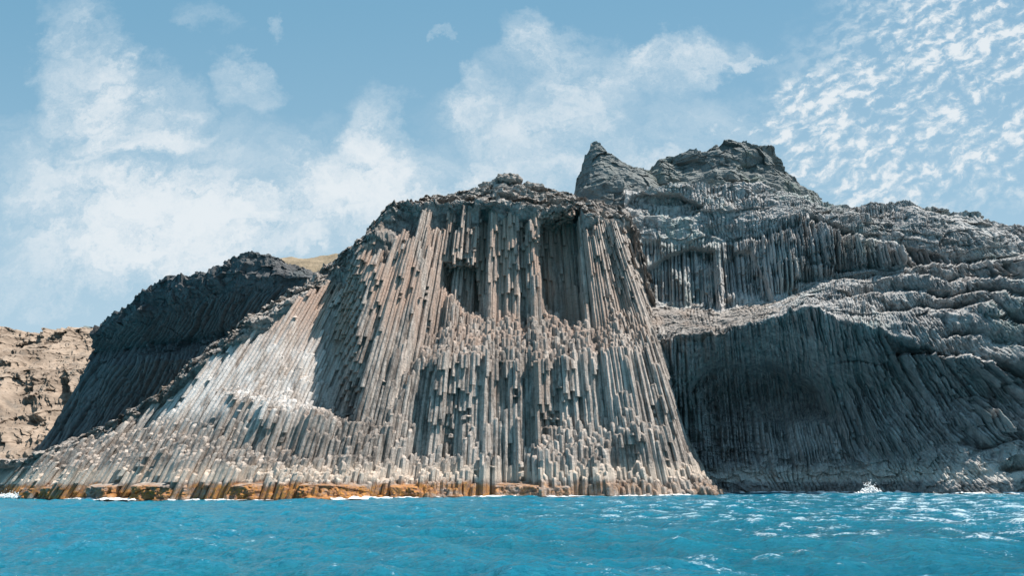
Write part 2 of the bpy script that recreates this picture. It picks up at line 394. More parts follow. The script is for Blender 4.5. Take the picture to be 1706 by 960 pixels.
lf, rt = shiftij(solid, -1, 0), shiftij(solid, 1, 0)
exposed = solid & ~(fl & fr & lf & rt)
up = np.zeros_like(solid); up[..., :-1] = solid[..., 1:]
exposed |= solid & ~up
cols = []
for i in range(nI):
    for j in range(nJ):
        s_ = solid[i, j]
        if not s_.any(): continue
        d = np.diff(np.concatenate([[0], s_.astype(np.int8), [0]]))
        for st, en in zip(np.where(d == 1)[0], np.where(d == -1)[0]):
            ex = np.where(exposed[i, j, st:en])[0]
            if len(ex) == 0: continue
            b = max(st, st+ex[0]-4); hang = st > 0 and b == st
            # drop the hidden tail, keep the exposed run
            cols.append((i, j, zs[b], zs[en-1]+.2, hang, len(ex)*0.45))
print('columns', len(cols))
def build_cols(lst):
    V, F, T = [], [], []
    n0 = 0
    for (i, j, zb, zt, hang, _) in lst:
        r_ = random.Random(i*1009+j*31+int(zb*10))
        a0 = float(A3[i, j]); y0 = float(yj[j]); k = float(kfun(a0)); ty = 0
        h = zt-zb
        cuts = [zb]; zz = zb
        while zz < zt-1.2:
            zz += r_.uniform(.9, 2.8); cuts.append(min(zz, zt))
        if cuts[-1] < zt-.05: cuts.append(zt)
        if len(cuts) < 2: cuts = [zb, zt]
        rad = WC/math.sqrt(3)*r_.uniform(.90, 1.04); ph = r_.uniform(-.16, .16)
        ang = [ph+math.pi/6+q*math.pi/3+r_.uniform(-.13, .13) for q in range(6)]
        rr = [rad*r_.uniform(.92, 1.05) for q in range(6)]
        dy0 = r_.uniform(-.22, .16); tint = r_.uniform(-1, 1)
        tiltx, tilty = r_.uniform(-.38, .38), r_.uniform(-.1, .5)
        nr = 0; sx = 1 + 0.0
        for q, zc in enumerate(cuts):
            kd = abs(1 - .0)
            tap = np.interp(zc, [0, 60], [1, 1])
            # the fan narrows upwards exactly as neighbouring axes converge
            e = .01; tap = ((a0+e+kfun(a0+e)*zc)-(a0+k*zc))/e
            tap = min(max(float(tap), .55), 1.25)
            ox, oy = r_.uniform(-.05, .05), r_.uniform(-.07, .07); sc_ = r_.uniform(.955, 1.03)
            last = q == len(cuts)-1
            lip = [(zc, sc_)] if (q == 0 or last) else [(zc-.05, sc_), (zc+.05, r_.uniform(.955, 1.03))]
            for (zl, s2) in lip:
                cx = a0+k*zl; yz = float(yoff(a0, zl))
                for c in range(6):
                    vx = math.cos(ang[c])*rr[c]*s2; vy = math.sin(ang[c])*rr[c]*s2
                    dzv = (vx*tiltx+vy*tilty+r_.uniform(-.13, .13)) if last else 0
                    V.append((cx+ox+vx*tap+k*dzv, y0+dy0+oy+vy+yz, zl+dzv)); T.append(tint)
                nr += 1
        if h > .8:       # chipped shoulder under the top
            lastv = V[-6:]; V = V[:-6]
            cxm = sum(v[0] for v in lastv)/6; cym = sum(v[1] for v in lastv)/6
            for v in lastv: V.append((v[0], v[1], v[2]-.16))
            for v in lastv: V.append((cxm+(v[0]-cxm)*.78, cym+(v[1]-cym)*.78, v[2]+r_.uniform(-.03, .08)))
            T += [tint]*6; nr += 1
        for q in range(nr-1):
            for c in range(6):
                a_, b_ = n0+q*6+c, n0+q*6+(c+1) % 6
                F.append((a_, b_, b_+6, a_+6))
        F.append(tuple(n0+(nr-1)*6+c for c in range(6)))
        if hang: F.append(tuple(n0+5-c for c in range(6)))
        n0 += nr*6
    return V, F, T
def colsize(c):
    i, j, zb, zt, hang, ex = c
    return ex*WC/(yj[j]+float(yoff(float(A3[i, j]), (zb+zt)/2)))**2
cols.sort(key=colsize, reverse=True)


# core rock behind the columns and the rubble on top of them
st_i = np.linspace(0, len(pxs)-1, 820).astype(int)
lv_i = np.concatenate([np.linspace(0, int(len(levs)*6/7)-1, 420).astype(int), np.linspace(int(len(levs)*6/7), len(levs)-1, 90).astype(int)])
lv_i = np.unique(lv_i)
Q = Pm[np.ix_(lv_i, st_i)].copy(); LQ = LV[np.ix_(lv_i, st_i)]
x, y, z = Q[..., 0], Q[..., 1], Q[..., 2]
ncol = sstep(5.75, 6.15, LQ)
rough = fbm(x/5, y/5, z/4, 6, .58, 40)*2.2 + fbm(x/1.6, y/1.6, z/1.6, 4, .6, 50, True)*.55
strata = np.floor((z + fbm(x/8, z/8, oct=3, seed=3)*2.0)/1.7)
rough += rnd(strata.astype(int), 0, 0, 5)*.9
skirt = sstep(1.15, .8, LQ)*sstep(-.25, .15, fbm(x/5, y/9, oct=3, seed=45))
Q[..., 1] -= skirt*(3.6 + 1.3*sstep(-5, -25, x) + 1.2*fbm(x/1.5, z/1.2, y/2, 4, .6, 46))
rough += ncol*(blocks(x, y, z, 2.6, 900)*1.1 + blocks(x, y, z, 1.2, 910)*.5)
Q[..., 1] += (1-ncol)*3.0 + ncol*(rough*1.0-.8) + (1-ncol)*rough*.3
Q[..., 2] += ncol*(fbm(x/3, y/3, z/3, 5, .6, 61)*1.3 + .5)
# fold back over the top
back = []
last = Q[-1]
for q in range(1, 41):
    p = last.copy(); d_ = q*1.0
    p[:, 1] += d_*1.2
    p[:, 2] += -.012*d_**1.6 + fbm(p[:, 0]/4, p[:, 1]/4, oct=4, seed=70)*.8*min(1, q/4)
    back.append(p)
tail = back[-1].copy(); tail[:, 1] += 20; tail[:, 2] = -3; back.append(tail)
Q = np.concatenate([Q, np.array(back)], 0)
cliff = mesh_from('cliff', Q, grid_faces(*Q.shape[:2]), M_CORE)
tag(cliff, 'tall sunlit sea cliff of organ pipe basalt columns rising from the water', None, kind='structure')
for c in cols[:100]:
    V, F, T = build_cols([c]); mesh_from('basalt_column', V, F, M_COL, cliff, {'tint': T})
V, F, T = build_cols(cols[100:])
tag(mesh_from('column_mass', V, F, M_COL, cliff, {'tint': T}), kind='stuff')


# ------------------------------------------------------------------ generic rock sheet
def column_relief(a, h, w_, length, seed, amp=1.0):
    """relief of leaning columns: a across, h along"""
    ca = np.floor(a/w_); fa = a/w_-ca
    seg = np.floor(h/length + rnd(ca.astype(int), 0, 0, seed)*3)
    return amp*(.75*rnd(ca.astype(int), seg.astype(int), 0, seed+1) + .45*rnd((ca//2).astype(int), (seg//2).astype(int), 0, seed+2)
                - .9*(np.abs(fa-.5)*2)**3)

# ------------------------------------------------------------------ bay and right-hand slopes
RT = {
 1040:[(842,119),(800,121),(760,122),(660,125),(590,123),(570,121),(505,129),(400,133),(345,134),(318,138)],
 1078:[(842,117),(803,119),(768,120.5),(680,123),(600,119),(568,117),(507,127.5),(400,131.5),(350,133),(314,136)],
 1130:[(841,115),(803,117),(768,118.5),(680,123),(600,117.5),(562,114),(512,126),(404,130),(350,132),(306,135)],
 1200:[(839,115),(800,117),(765,119),(665,127),(600,119),(555,111),(518,124),(402,129),(352,131),(304,135)],
 1270:[(837,114),(798,116),(760,118),(660,127),(592,117),(532,108),(508,121),(388,126),(347,131),(308,137)],
 1340:[(835,112),(796,114),(755,116),(655,122),(575,110),(508,104),(482,117),(352,122),(340,126),(326,131)],
 1400:[(834,110),(793,111),(750,112),(650,114),(590,106.5),(532,102),(458,113),(380,117),(357,121),(340,127)],
 1500:[(832,104),(788,105),(740,106),(650,108),(602,104.5),(557,100.5),(444,110),(412,113.5),(377,118),(343,124)],
 1600:[(829,97),(780,98),(730,99),(660,102),(632,101.5),(597,98.5),(455,107),(432,110.5),(392,115),(355,121)],
 1706:[(826,91),(775,92),(720,93),(670,98),(642,98),(604,95.5),(462,103),(438,107),(412,112),(378,118)],
 1900:[(820,80),(765,81),(700,82),(650,83),(620,81),(590,79),(470,86),(446,88),(425,91),(400,96)],
 2150:[(812,68),(750,69),(680,70),(640,71),(610,70),(580,68),(490,74),(466,76),(450,79),(430,84)]}
pr = np.concatenate([np.linspace(1040, 1720, 960), np.linspace(1722, 2150, 110)]); lr = np.linspace(0, 9, 720)
S = stations(RT, pr, lr, blur=25)
PX2 = np.broadcast_to(pr, S.shape[:2]); PY2 = S[..., 0]; Y2 = S[..., 1].copy(); L2 = np.broadcast_to(lr[:, None], S.shape[:2])
Y2 += 3.0*poly_mask(PX2, PY2, [(1068,520),(1068,462),(1105,430),(1150,412),(1190,418),(1196,520)], 5)
Y2 += 3.2*poly_mask(PX2, PY2, [(1206,520),(1205,440),(1225,418),(1250,420),(1275,470),(1285,505)], 6)
Y2 += 4.0*poly_mask(PX2, PY2, [(1040,345),(1060,325),(1130,325),(1170,345),(1150,362),(1090,362)], 5)   # dark hollow under the ledge
Y2 += 3.5*poly_mask(PX2, PY2, [(1150,650),(1180,615),(1280,610),(1350,640),(1390,690),(1300,700),(1200,700)], 14)
hgt = 825-PY2
def ledge_line(pts, dep, L, seed, wob=5):
    pts = np.array(pts, float)
    cy = np.interp(PX2, pts[:, 0], pts[:, 1]) + fbm(PX2/26, PX2*0, oct=4, seed=seed)*wob
    f = sstep(pts[0, 0]-5, pts[0, 0]+25, PX2)*sstep(pts[-1, 0]+5, pts[-1, 0]-25, PX2) if pts[-1, 0] < 1700 else sstep(pts[0, 0]-5, pts[0, 0]+25, PX2)
    u = cy-PY2
    return dep*f*sstep(0, 3.5, u)*np.exp(-np.maximum(u, 0)/L)*(1+.3*fbm(PX2/40, PY2/30, oct=2, seed=seed+1))
for q, (pts, dep, L) in enumerate([
    ([(1338,360),(1372,376),(1400,390),(1440,400),(1488,404),(1505,418),(1532,440),(1590,442),(1650,434),(1720,424)], 3.2, 26),
    ([(1150,385),(1210,402),(1260,400),(1300,392),(1345,372)], 1.5, 14),
    ([(1320,474),(1370,470),(1440,466),(1500,458),(1560,470),(1640,462),(1720,470)], 2.6, 18),
    ([(1330,440),(1400,452),(1470,456),(1540,444)], 1.6, 14),
    ([(1395,500),(1450,490),(1500,484),(1570,500),(1640,486),(1720,500)], 2.4, 15),
    ([(1450,522),(1520,516),(1590,520),(1645,508),(1680,535),(1720,548)], 2.4, 15),
    ([(1480,590),(1540,594),(1600,594),(1650,603),(1685,622),(1720,650)], 2.4, 22),
    ([(1560,572),(1620,560),(1720,585)], 2.0, 15),
    ([(1380,610),(1430,606),(1480,612)], 1.0, 10),
    ([(1590,740),(1640,752),(1690,738),(1720,735)], 2.0, 14),
    ([(1660,790),(1720,783)], 2.2, 14),
    ([(960,318),(1040,314),(1090,300),(1130,304)], 1.5, 12),
    ([(1225,300),(1270,296),(1320,320),(1350,340)], 2.0, 14),
    ([(1400,345),(1450,362),(1520,352),(1600,372)], 1.8, 14)]):
    Y2 += ledge_line(pts, dep*1.45, L, 600+q*7)
kk2 = np.interp(PX2, [1040, 1150, 1300, 1380, 1450, 1600, 1750], [.0, .05, .18, .38, .7, 1.05, 1.15])
aa = PX2 + kk2*hgt
wall = sstep(1.2, 2.2, L2)*sstep(5.05, 4.8, L2) + sstep(6.0, 6.15, L2)*sstep(7.05, 6.9, L2)
mwave = sstep(1280, 1360, PX2)*sstep(4.9, 5.2, L2)*sstep(9, 7.5, L2)          # strata ledges
PY2 = PY2 + sstep(.5, 0, np.abs(L2-5))*fbm(aa/14, aa*0, oct=4, seed=57)*7
P = PT(PX2, PY2, Y2); x, y, z = P[..., 0], P[..., 1], P[..., 2]
aw = aa + vn(aa/30, aa*0, seed=13)*9
rel = column_relief(aw, hgt, 7.0, 30, 11, 1.0)*.7 + column_relief(aw, hgt, 15.0, 60, 12, 1.0)*.6
aw2 = aa + fbm(x/6, y/6, z/6, 3, .6, 17)*16; hw2 = hgt + fbm(x/6+7, y/6, z/6, 3, .6, 18)*14
rel_s = column_relief(aw2, hw2, 8.0, 11, 15, 1.0)*(.4+1.3*sstep(-.3, .4, fbm(x/4, y/4, z/4, 2, .5, 19)))
fine = fbm(x/2.2, y/2.2, z/2.2, 5, .6, 80)
bigr = fbm(x/9, y/9, z/7, 5, .55, 90)
rid = fbm(x/4.5, y/4.5, z/2.4, 5, .6, 95, True)
warpz = z + fbm(x/9, z/9, oct=3, seed=9)*3.2 + x*.04
tz = warpz/2.6; tf = tz-np.floor(tz)
ledge = (sstep(0, .82, tf)*0 + (1-tf))*(.6+.5*fbm(x/7, z/5, oct=2, seed=44))
disp = 1.15*wall*rel*(.6+.8*sstep(-.4, .4, fbm(x/5, z/5, oct=2, seed=47))) + .45*(1-wall)*(rel_s*.7) - bigr*2.2 + fine*.8
disp += wall*(fbm(aa/26, hgt/150, oct=3, seed=48)*1.7 + fbm(aa/11, hgt/60, oct=3, seed=49)*.7)
heap = sstep(1320, 1180, PX2)*sstep(560, 620, PY2)*sstep(.8, 1.8, L2)*sstep(4.2, 3.4, L2)
disp += heap*(fbm(x/3.2, y/3.2, z/3.2, 5, .6, 51, True)*2.2 + column_relief(aa, hgt, 8.0, 9, 53, .8))
disp += (1-wall*.65)*sstep(5.2, 4.6, L2)*(blocks(x, y, z, 3.4, 980)*.9 + blocks(x, y, z, 1.5, 985)*.45)
disp += mwave*(ledge*1.0 - .5)*sstep(-.2, .35, fbm(x/8, z/6, oct=2, seed=46)) + (1-wall)*rid*.6
tz2 = (z+fbm(x/12, z/9, oct=3, seed=19)*3)/3.3; tf2 = tz2-np.floor(tz2)
lowr = sstep(1560, 1640, PX2)*sstep(3.0, 4.2, L2)*sstep(5.2, 4.8, L2)
disp += lowr*(1-tf2)*.6 + (1-wall)*sstep(5, 5.6, L2)*(1-.75*((L2 < 6.3)&(PX2 < 1330)))*(blocks(x, y, z, 5.0, 930, 1.4)*.75 + blocks(x, y, z, 1.6, 940, 1.4)*.22)
P[..., 1] -= disp*1.0 
P[..., 0] -= disp*.25
topm = sstep(7.5, 9, L2); P[..., 2] += topm*(fbm(x/5, y/5, z/4, 5, .52, 101)*1.5)
back = []; last = P[-1]
for q in range(1, 50):
    p = last.copy(); d_ = q*1.2; p[:, 1] += d_; p[:, 0] += d_*.25
    p[:, 2] += -.01*d_**1.5 + fbm(p[:, 0]/4, p[:, 1]/4, oct=5, seed=71)*1.2*min(1, q/5); back.append(p)
tail = back[-1].copy(); tail[:, 1] += 20; tail[:, 2] = -3; back.append(tail)
P = np.concatenate([P, np.array(back)], 0)
bay_n = P.shape[1]
bay = mesh_from('bay_cliff', P, grid_faces(*P.shape[:2]), M_BAY)
bay.data.materials.append(M_CORE)
lq = np.concatenate([L2 + fbm(PX2/40, PY2/20, oct=4, seed=58)*.35, np.full((len(back), L2.shape[1]), 99.)], 0)
pq = np.concatenate([PX2, np.full((len(back), L2.shape[1]), 9999.)], 0)
mm = ((lq > 4.85) & (lq < 6.05) & (pq + 60*fbm(pq/30, lq*4, oct=3, seed=59) < 1300))[:-1, :-1]
bay.data.polygons.foreach_set('material_index', mm.ravel().astype(np.int32))
tag(bay, 'shaded blue grey cliff curving round the hollow bay on the right', None, kind='structure')
BAY = P


# ------------------------------------------------------------------ left headland in shade
def line_loft(lines, nu, nper, blur=9):
    rows = []
    for L in lines:
        L = np.array(L, float); px = np.linspace(L[0, 0], L[-1, 0], nu)
        py = np.interp(px, L[:, 0], L[:, 1]); Y = np.interp(px, L[:, 0], L[:, 2])
        k_ = np.hanning(blur+2)[1:-1]; k_ /= k_.sum(); pd = blur//2
        py = np.convolve(np.pad(py, pd, 'edge'), k_, 'valid'); Y = np.convolve(np.pad(Y, pd, 'edge'), k_, 'valid')
        rows.append(np.stack([px, py, Y], -1))
    rows = np.array(rows); lv = np.linspace(0, len(lines)-1, (len(lines)-1)*nper+1)
    li = np.clip(np.floor(lv).astype(int), 0, len(lines)-2); lf_ = (lv-li)[:, None, None]
    R_ = rows[li]*(1-lf_)+rows[li+1]*lf_
    return R_, lv
H = [[(20, 800, 175), (60, 800, 160), (200, 800, 146), (620, 800, 132)],
     [(50, 762, 172), (100, 750, 158), (220, 740, 144), (620, 740, 131)],
     [(100, 690, 166), (160, 680, 152), (300, 670, 139), (620, 670, 129)],
     [(150, 604, 160), (200, 610, 146), (300, 600, 136), (620, 600, 127)],
     [(158, 590, 162), (240, 578, 146), (400, 560, 134), (620, 520, 126.5)],
     [(156, 572, 155), (240, 550, 141), (400, 520, 132), (620, 490, 126)],
     [(154, 560, 152), (230, 520, 137), (400, 462, 129.5), (500, 462, 128), (620, 470, 128)],
     [(160, 545, 152), (200, 513, 143), (232, 487, 138), (272, 463, 135), (300, 461, 133.5), (340, 453, 132), (388, 430, 130), (410, 421, 129), (445, 423, 129.5), (470, 432, 131), (515, 452, 133), (620, 470, 136)]]
R_, lv = line_loft(H, 620, 62)
hp, hy, hY = R_[..., 0], R_[..., 1], R_[..., 2]; LH = np.broadcast_to(lv[:, None], hp.shape)
P = PT(hp, hy, hY); x, y, z = P[..., 0], P[..., 1], P[..., 2]
aa = hp - .62*(800-hy)
body = sstep(5.9, 5.2, LH)
hcy = np.interp(hp, [225, 300, 350, 400, 450, 500], [592, 588, 575, 556, 528, 500]) + fbm(hp/14, hp*0, oct=3, seed=37)*6
hY_push = 1.5*sstep(225, 250, hp)*sstep(500, 450, hp)*sstep(-3, 2, hy-hcy)*np.exp(-np.maximum(hy-hcy, 0)/45)
led = poly_mask(hp, hy, [(235,592),(300,590),(400,555),(440,530),(400,535),(330,562),(240,572)], 6)
disp = body*column_relief(aa, 800-hy, 5.5, 70, 31, .6) + body*blocks(x, y, z, 5, 990, .5)*.35 - fbm(x/10, y/10, z/10, 4, .45, 120)*1.3
disp += (1-body)*(fbm(x/4, y/4, z/3, 4, .55, 130)*1.1 + blocks(x, y, z, 3.2, 950, 1.3)*.7 + blocks(x, y, z, 1.4, 960, 1.3)*.3)
disp += led*column_relief(hp, hy, 8, 7, 35, 1.0)*.8 + hY_push
P[..., 1] -= disp; P[..., 0] -= disp*.4
topm = sstep(6, 7, LH); P[..., 2] += topm*(fbm(x/2.6, y/2.6, z/2.6, 5, .6, 141)*1.6)
back = []; last = P[-1]
for q in range(1, 40):
    p = last.copy(); d_ = q*1.2; p[:, 1] += d_*1.0
    p[:, 2] += -.02*d_**1.4 + fbm(p[:, 0]/4, p[:, 1]/4, oct=5, seed=72)*1.0*min(1, q/5); back.append(p)
tail = back[-1].copy(); tail[:, 1] += 20; tail[:, 2] = -3; back.append(tail)
P = np.concatenate([P, np.array(back)], 0)
side = []
for q in range(25, 0, -1):
    c = P[:, :1].copy(); c[..., 1] += q*1.6; c[..., 0] += q*.35 + fbm(c[..., 1]/4, c[..., 2]/4, oct=4, seed=77)*.9; side.append(c)
P = np.concatenate(side+[P], 1)
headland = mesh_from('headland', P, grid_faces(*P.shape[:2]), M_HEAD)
tag(headland, 'dark leaning headland in full shade left of the sunlit columns', None, kind='structure')

# tan grassy slope peeping out behind the headland
T_ = [[(380, 470, 150), (640, 470, 150)], [(380, 440, 158), (450, 435, 158), (520, 436, 158), (640, 434, 158)],
      [(380, 432, 170), (440, 429, 170), (500, 431, 170), (540, 427, 170), (580, 422, 170), (640, 412, 170)]]
R_, lv = line_loft(T_, 260, 50); P = PT(R_[..., 0], R_[..., 1], R_[..., 2])
P[..., 2] += fbm(P[..., 0]/4, P[..., 1]/4, oct=5, seed=150)*.8
tail = P[-1:].copy(); tail[..., 1] += 60; tail[..., 2] -= 30; P = np.concatenate([P, tail], 0)
tag(mesh_from('grassy_slope', P, grid_faces(*P.shape[:2]), M_TAN), 'dry tan slope showing over the saddle behind the dark headland', None, kind='structure')


# ------------------------------------------------------------------ peaks
def peak(name, outline, base_py, Yb, Yt, mat, label, seed, amp=1.6, cat='rock', thick=16):
    o = np.array(outline, float)
    L0 = [(o[0, 0]-22, base_py+30, Yb), (o[-1, 0]+22, base_py+30, Yb)]
    L1 = [(p[0], base_py*.5+p[1]*.5+6, Yb*.55+Yt*.45) for p in outline]
    L2_ = [(p[0], base_py*.12+p[1]*.88+1, Yb*.12+Yt*.88) for p in outline]
    L3_ = [(p[0], p[1], Yt) for p in outline]
    R_, lv = line_loft([L0, L1, L2_, L3_], 420, 80, 5)
    mid = (o[0, 0]+o[-1, 0])/2; half = (o[-1, 0]-o[0, 0])/2
    R_[..., 2] += ((R_[..., 0]-mid)/half)**2*thick*.4
    P = PT(R_[..., 0], R_[..., 1], R_[..., 2]); x, y, z = P[..., 0], P[..., 1], P[..., 2]
    d = fbm(x/9, y/9, z/7, 6, .5, seed)*amp*2.1 + fbm(x/4, y/4, z/3.0, 4, .5, seed+9, True)*amp*.35
    st = (z + fbm(x/6, z/6, oct=3, seed=seed+3)*1.6 + x*.12)/2.2; d += (1-(st-np.floor(st)))*amp*.28*sstep(-.3, .3, fbm(x/6, z/4, oct=2, seed=seed+4)) + fbm(x/14, y/14, z/9, 3, .5, seed+7)*amp*1.8
    d += blocks(x, y, z, 5.2, seed+20, .8)*amp*.75 + blocks(x, y, z, 1.8, seed+30)*amp*.14
    P[..., 1] -= d
    P[..., 2] += blocks(x, y, y*0, 3.4, seed+40)*.35*sstep(2.4, 3, lv)[:, None]
    P[..., 2] += fbm(x/2.5, y/2.5, z/2.5, 4, .6, seed+5)*.7*sstep(1.8, 3, lv)[:, None]
    P[..., 0] += fbm(x/2.5, y/2.5, z/2.5, 4, .6, seed+6)*.6
    back = []; last = P[-1]; zb = P[0, :, 2]
    for q in range(1, 26):
        f = q/25; p = last.copy(); p[:, 1] += f*thick; p[:, 2] = last[:, 2]*(1-f**1.7) + zb*f**1.7
        p[:, 2] += fbm(p[:, 0]/3, p[:, 1]/3, oct=4, seed=seed+8)*.8*min(1, q/4); back.append(p)
    P = np.concatenate([P, np.array(back)], 0)
    ob = mesh_from(name, P, grid_faces(*P.shape[:2]), mat)
    return ob
pk = peak('summit', [(1040,330),(1060,300),(1083,283),(1100,263),(1140,260),(1175,256),(1210,238),(1235,236),(1290,245),(1308,264),(1325,290),(1342,312),(1365,335)], 345, 141, 152, M_PEAK, '', 200)
tag(pk, 'broad grey green summit crag above the right part of the cliff', None, kind='structure')
sp = peak('rock_spire', [(948,335),(956,322),(960,300),(966,288),(970,284),(974,262),(980,256),(984,241),(993,236),(1001,243),(1008,254),(1018,256),(1026,266),(1042,272),(1050,280),(1075,284),(1100,300),(1125,320)], 345, 139, 147, M_PEAK, '', 230, 1.1, thick=12)
tag(sp, 'pointed dark rock spire standing left of the flat topped summit', 'rock spire')

# crag of blocks on the crest over the columns
bpts = []
def block(cx, cy, cz, sx, sy, sz, seed):
    n = 26; u = np.linspace(0, 2*np.pi, n*2+1)[:-1]; v = np.linspace(-np.pi/2, np.pi/2, n)
    U, W_ = np.meshgrid(u, v); e = .8
    def sp_(t): return np.sign(t)*np.abs(t)**e
    X = sp_(np.cos(W_))*sp_(np.cos(U)); Y = sp_(np.cos(W_))*sp_(np.sin(U)); Z = sp_(np.sin(W_))
    P = np.stack([cx+X*sx, cy+Y*sy, cz+Z*sz], -1)
    d = 1+fbm(P[..., 0]/1.6, P[..., 1]/1.6, P[..., 2]/1.3, 5, .66, seed)*.6
    P = np.stack([cx+X*sx*d, cy+Y*sy*d, cz+Z*sz*d], -1)
    idx = np.arange(P.shape[0]*P.shape[1]).reshape(P.shape[:2]); nx = np.roll(idx, -1, 1)
    F = np.stack([idx[:-1].ravel(), nx[:-1].ravel(), nx[1:].ravel(), idx[1:].ravel()], 1)
    return P.reshape(-1, 3), F
def boulder(name, px, py, Y, sx, sy, sz, seed, label):
    c = PT(px, py, Y); V_, F_ = block(c[0], c[1], c[2], sx, sy, sz, seed)
    return tag(mesh_from(name, V_, F_, M_CORE), label, 'boulder', 'boulders along the cliff crest')
boulder('boulder', 846, 301, 124, 2.7, 2.4, 1.15, 1, 'flat dark block crowning the crest above the columns')
boulder('boulder', 815, 312, 124.5, 2.0, 2, 1.0, 2, 'low rounded block left of the flat crowning block')
boulder('boulder', 888, 315, 125, 2.4, 2, 1.0, 3, 'lumpy block right of the flat crowning block')
boulder('boulder', 850, 322, 123, 3.2, 2, 1.8, 4, 'pale square block directly under the flat crowning block')
boulder('boulder', 925, 328, 125.5, 2.4, 2, .8, 5, 'small low block nearest the rock spire')

# ------------------------------------------------------------------ far hills, left
HL = [[(-500, 830, 210), (260, 830, 210)], [(-500, 760, 225), (260, 760, 222)], [(-500, 660, 250), (260, 660, 246)],
      [(-500, 600, 280), (0, 600, 280), (260, 600, 270)],
      [(-500, 520, 320), (-250, 560, 320), (-60, 540, 320), (0, 547, 320), (28, 552, 320), (62, 558, 320), (100, 553, 315), (125, 551, 312), (260, 540, 310)]]
R_, lv = line_loft(HL, 700, 110, 7); P = PT(R_[..., 0], R_[..., 1], R_[..., 2]); x, y, z = P[..., 0], P[..., 1], P[..., 2]
gully = fbm(x/15+z/22, z/60, y/60, 5, .6, 300, True)
P[..., 1] -= gully*12 + blocks(x, y, z, 5, 970)*1.2 + fbm(x/9+z/9, y/9, z/14, 6, .55, 310)*4.5
P[..., 2] += fbm(x/8, y/8, z/8, 5, .6, 320)*1.6*sstep(0, 1, lv)[:, None]
back = []; last = P[-1]
for q in range(1, 20):
    p = last.copy(); p[:, 1] += q*6; p[:, 2] += -q*.5+fbm(p[:, 0]/9, p[:, 1]/9, oct=4, seed=330)*2; back.append(p)
P = np.concatenate([P, np.array(back)], 0)
tag(mesh_from('hills', P, grid_faces(*P.shape[:2]), M_HILL), 'bare brown hillside beyond the dark headland on the far left', None, kind='structure')
HF = [[(40, 620, 520), (330, 620, 520)], [(40, 570, 560), (120, 552, 560), (142, 543, 560), (165, 549, 560), (230, 560, 560), (330, 590, 560)]]
R_, lv = line_loft(HF, 300, 60, 5); P = PT(R_[..., 0], R_[..., 1], R_[..., 2]); P[..., 1] -= fbm(P[..., 0]/20, P[..., 2]/12, P[..., 1]/20, 5, .6, 340)*14
tail = P[-1:].copy(); tail[..., 1] += 80; tail[..., 2] -= 40; head = P[:1].copy(); head[..., 2] = -3; P = np.concatenate([head, P, tail], 0)
tag(mesh_from('distant_hill', P, grid_faces(*P.shape[:2]), M_PEAK), 'small grey hilltop peeping over the brown hillside', None, kind='structure')


# ------------------------------------------------------------------ sea
mw = bpy.data.materials.new('sea_water'); mw.use_nodes = True; t = NT(mw.node_tree); b = t.n['Principled BSDF']
g = t.n.new('ShaderNodeNewGeometry').outputs['Position']; gx_, gy_, gz_ = t.sep(g)
deep = t.mix(t.smooth(gx_, -60, 40), (.003, .21, .305, 1), (.0005, .088, .145, 1))
deep = t.mix(t.smooth(t.noise(t.mapping(g, (.05, .09, 1)), 1, 4, .6), .4, .65), deep, (.001, .14, .23, 1))
deep = t.mix(t.smooth(gz_, -.2, .3, 0, .7), deep, (.008, .19, .29, 1))
fo = t.attr('foam')
fn = t.noise(t.mapping(g, (1.0, 1.7, 1)), 5.0, 7, .72)
fn2 = t.noise(t.mapping(g, (1.0, 1.9, 1)), 13.0, 5, .75)
fsum = t.math('ADD', fo, t.math('ADD', t.math('MULTIPLY', t.math('SUBTRACT', fn, .5), 1.5), t.math('MULTIPLY', t.math('SUBTRACT', fn2, .5), .9)))
foam_glint = t.math('MULTIPLY', t.smooth(fsum, .38, .62), .8)  # white flecks: whitecaps, plus sun glints painted into the colour
t.l.new(t.mix(foam_glint, deep, (.62, .72, .76, 1)), b.inputs['Base Color'])
t.l.new(t.mix(foam_glint, (.09, .09, .09, 1), (.6, .6, .6, 1)), b.inputs['Roughness'])
b.inputs['IOR'].default_value = 1.33; b.inputs['Specular IOR Level'].default_value = .32
bp = t.n.new('ShaderNodeBump'); bp.inputs['Strength'].default_value = .9; bp.inputs['Distance'].default_value = .30
hb = t.math('ADD', t.noise(t.mapping(g, (1, 2.0, 1)), 1.8, 7, .65), t.math('MULTIPLY', t.noise(t.mapping(g, (1, 1.8, 1)), 6.5, 4, .6), .35))
t.l.new(hb, bp.inputs['Height']); t.l.new(bp.outputs[0], b.inputs['Normal'])
th = np.concatenate([np.linspace(-180, -46, 40)[:-1], np.linspace(-46, 46, 900), np.linspace(46, 180, 40)[1:]])
rr_ = np.concatenate([[0.01, 2, 5, 8], np.geomspace(10, 135, 640), np.geomspace(140, 9000, 40)])
TH, RR = np.meshgrid(np.radians(th), rr_); wx, wy = RR*np.sin(TH), RR*np.cos(TH)
hz = np.zeros_like(wx)
wr = np.random.default_rng(7)
hsm = np.zeros_like(wx)
for q in range(58):
    lam = 0.35*1.07**q*1.0
    dirn = math.radians(wr.normal(245, 48)); k = 2*math.pi/lam; amp = .0105*lam**.9*wr.uniform(.6, 1.3)
    if lam > 5: amp *= .5
    if lam > 12: amp *= .3
    fade = 1/(1+(RR/(lam*110))**4)
    ph = k*(wx*math.cos(dirn)+wy*math.sin(dirn))+wr.uniform(0, 7)
    s_ = np.sin(ph); dh = amp*fade*(1-2*np.abs(np.sin(ph/2))**.9*.9 if q % 2 else s_); hz += dh
    if lam < 2.4: hsm += dh
hz -= hz[50:500, 100:800].mean(); hsm -= hsm[50:500, 100:800].mean(); sg = hsm[50:300, 100:800].std(); hsn = hsm/sg
gust = fbm(wx/6, wy/9, oct=4, seed=400)
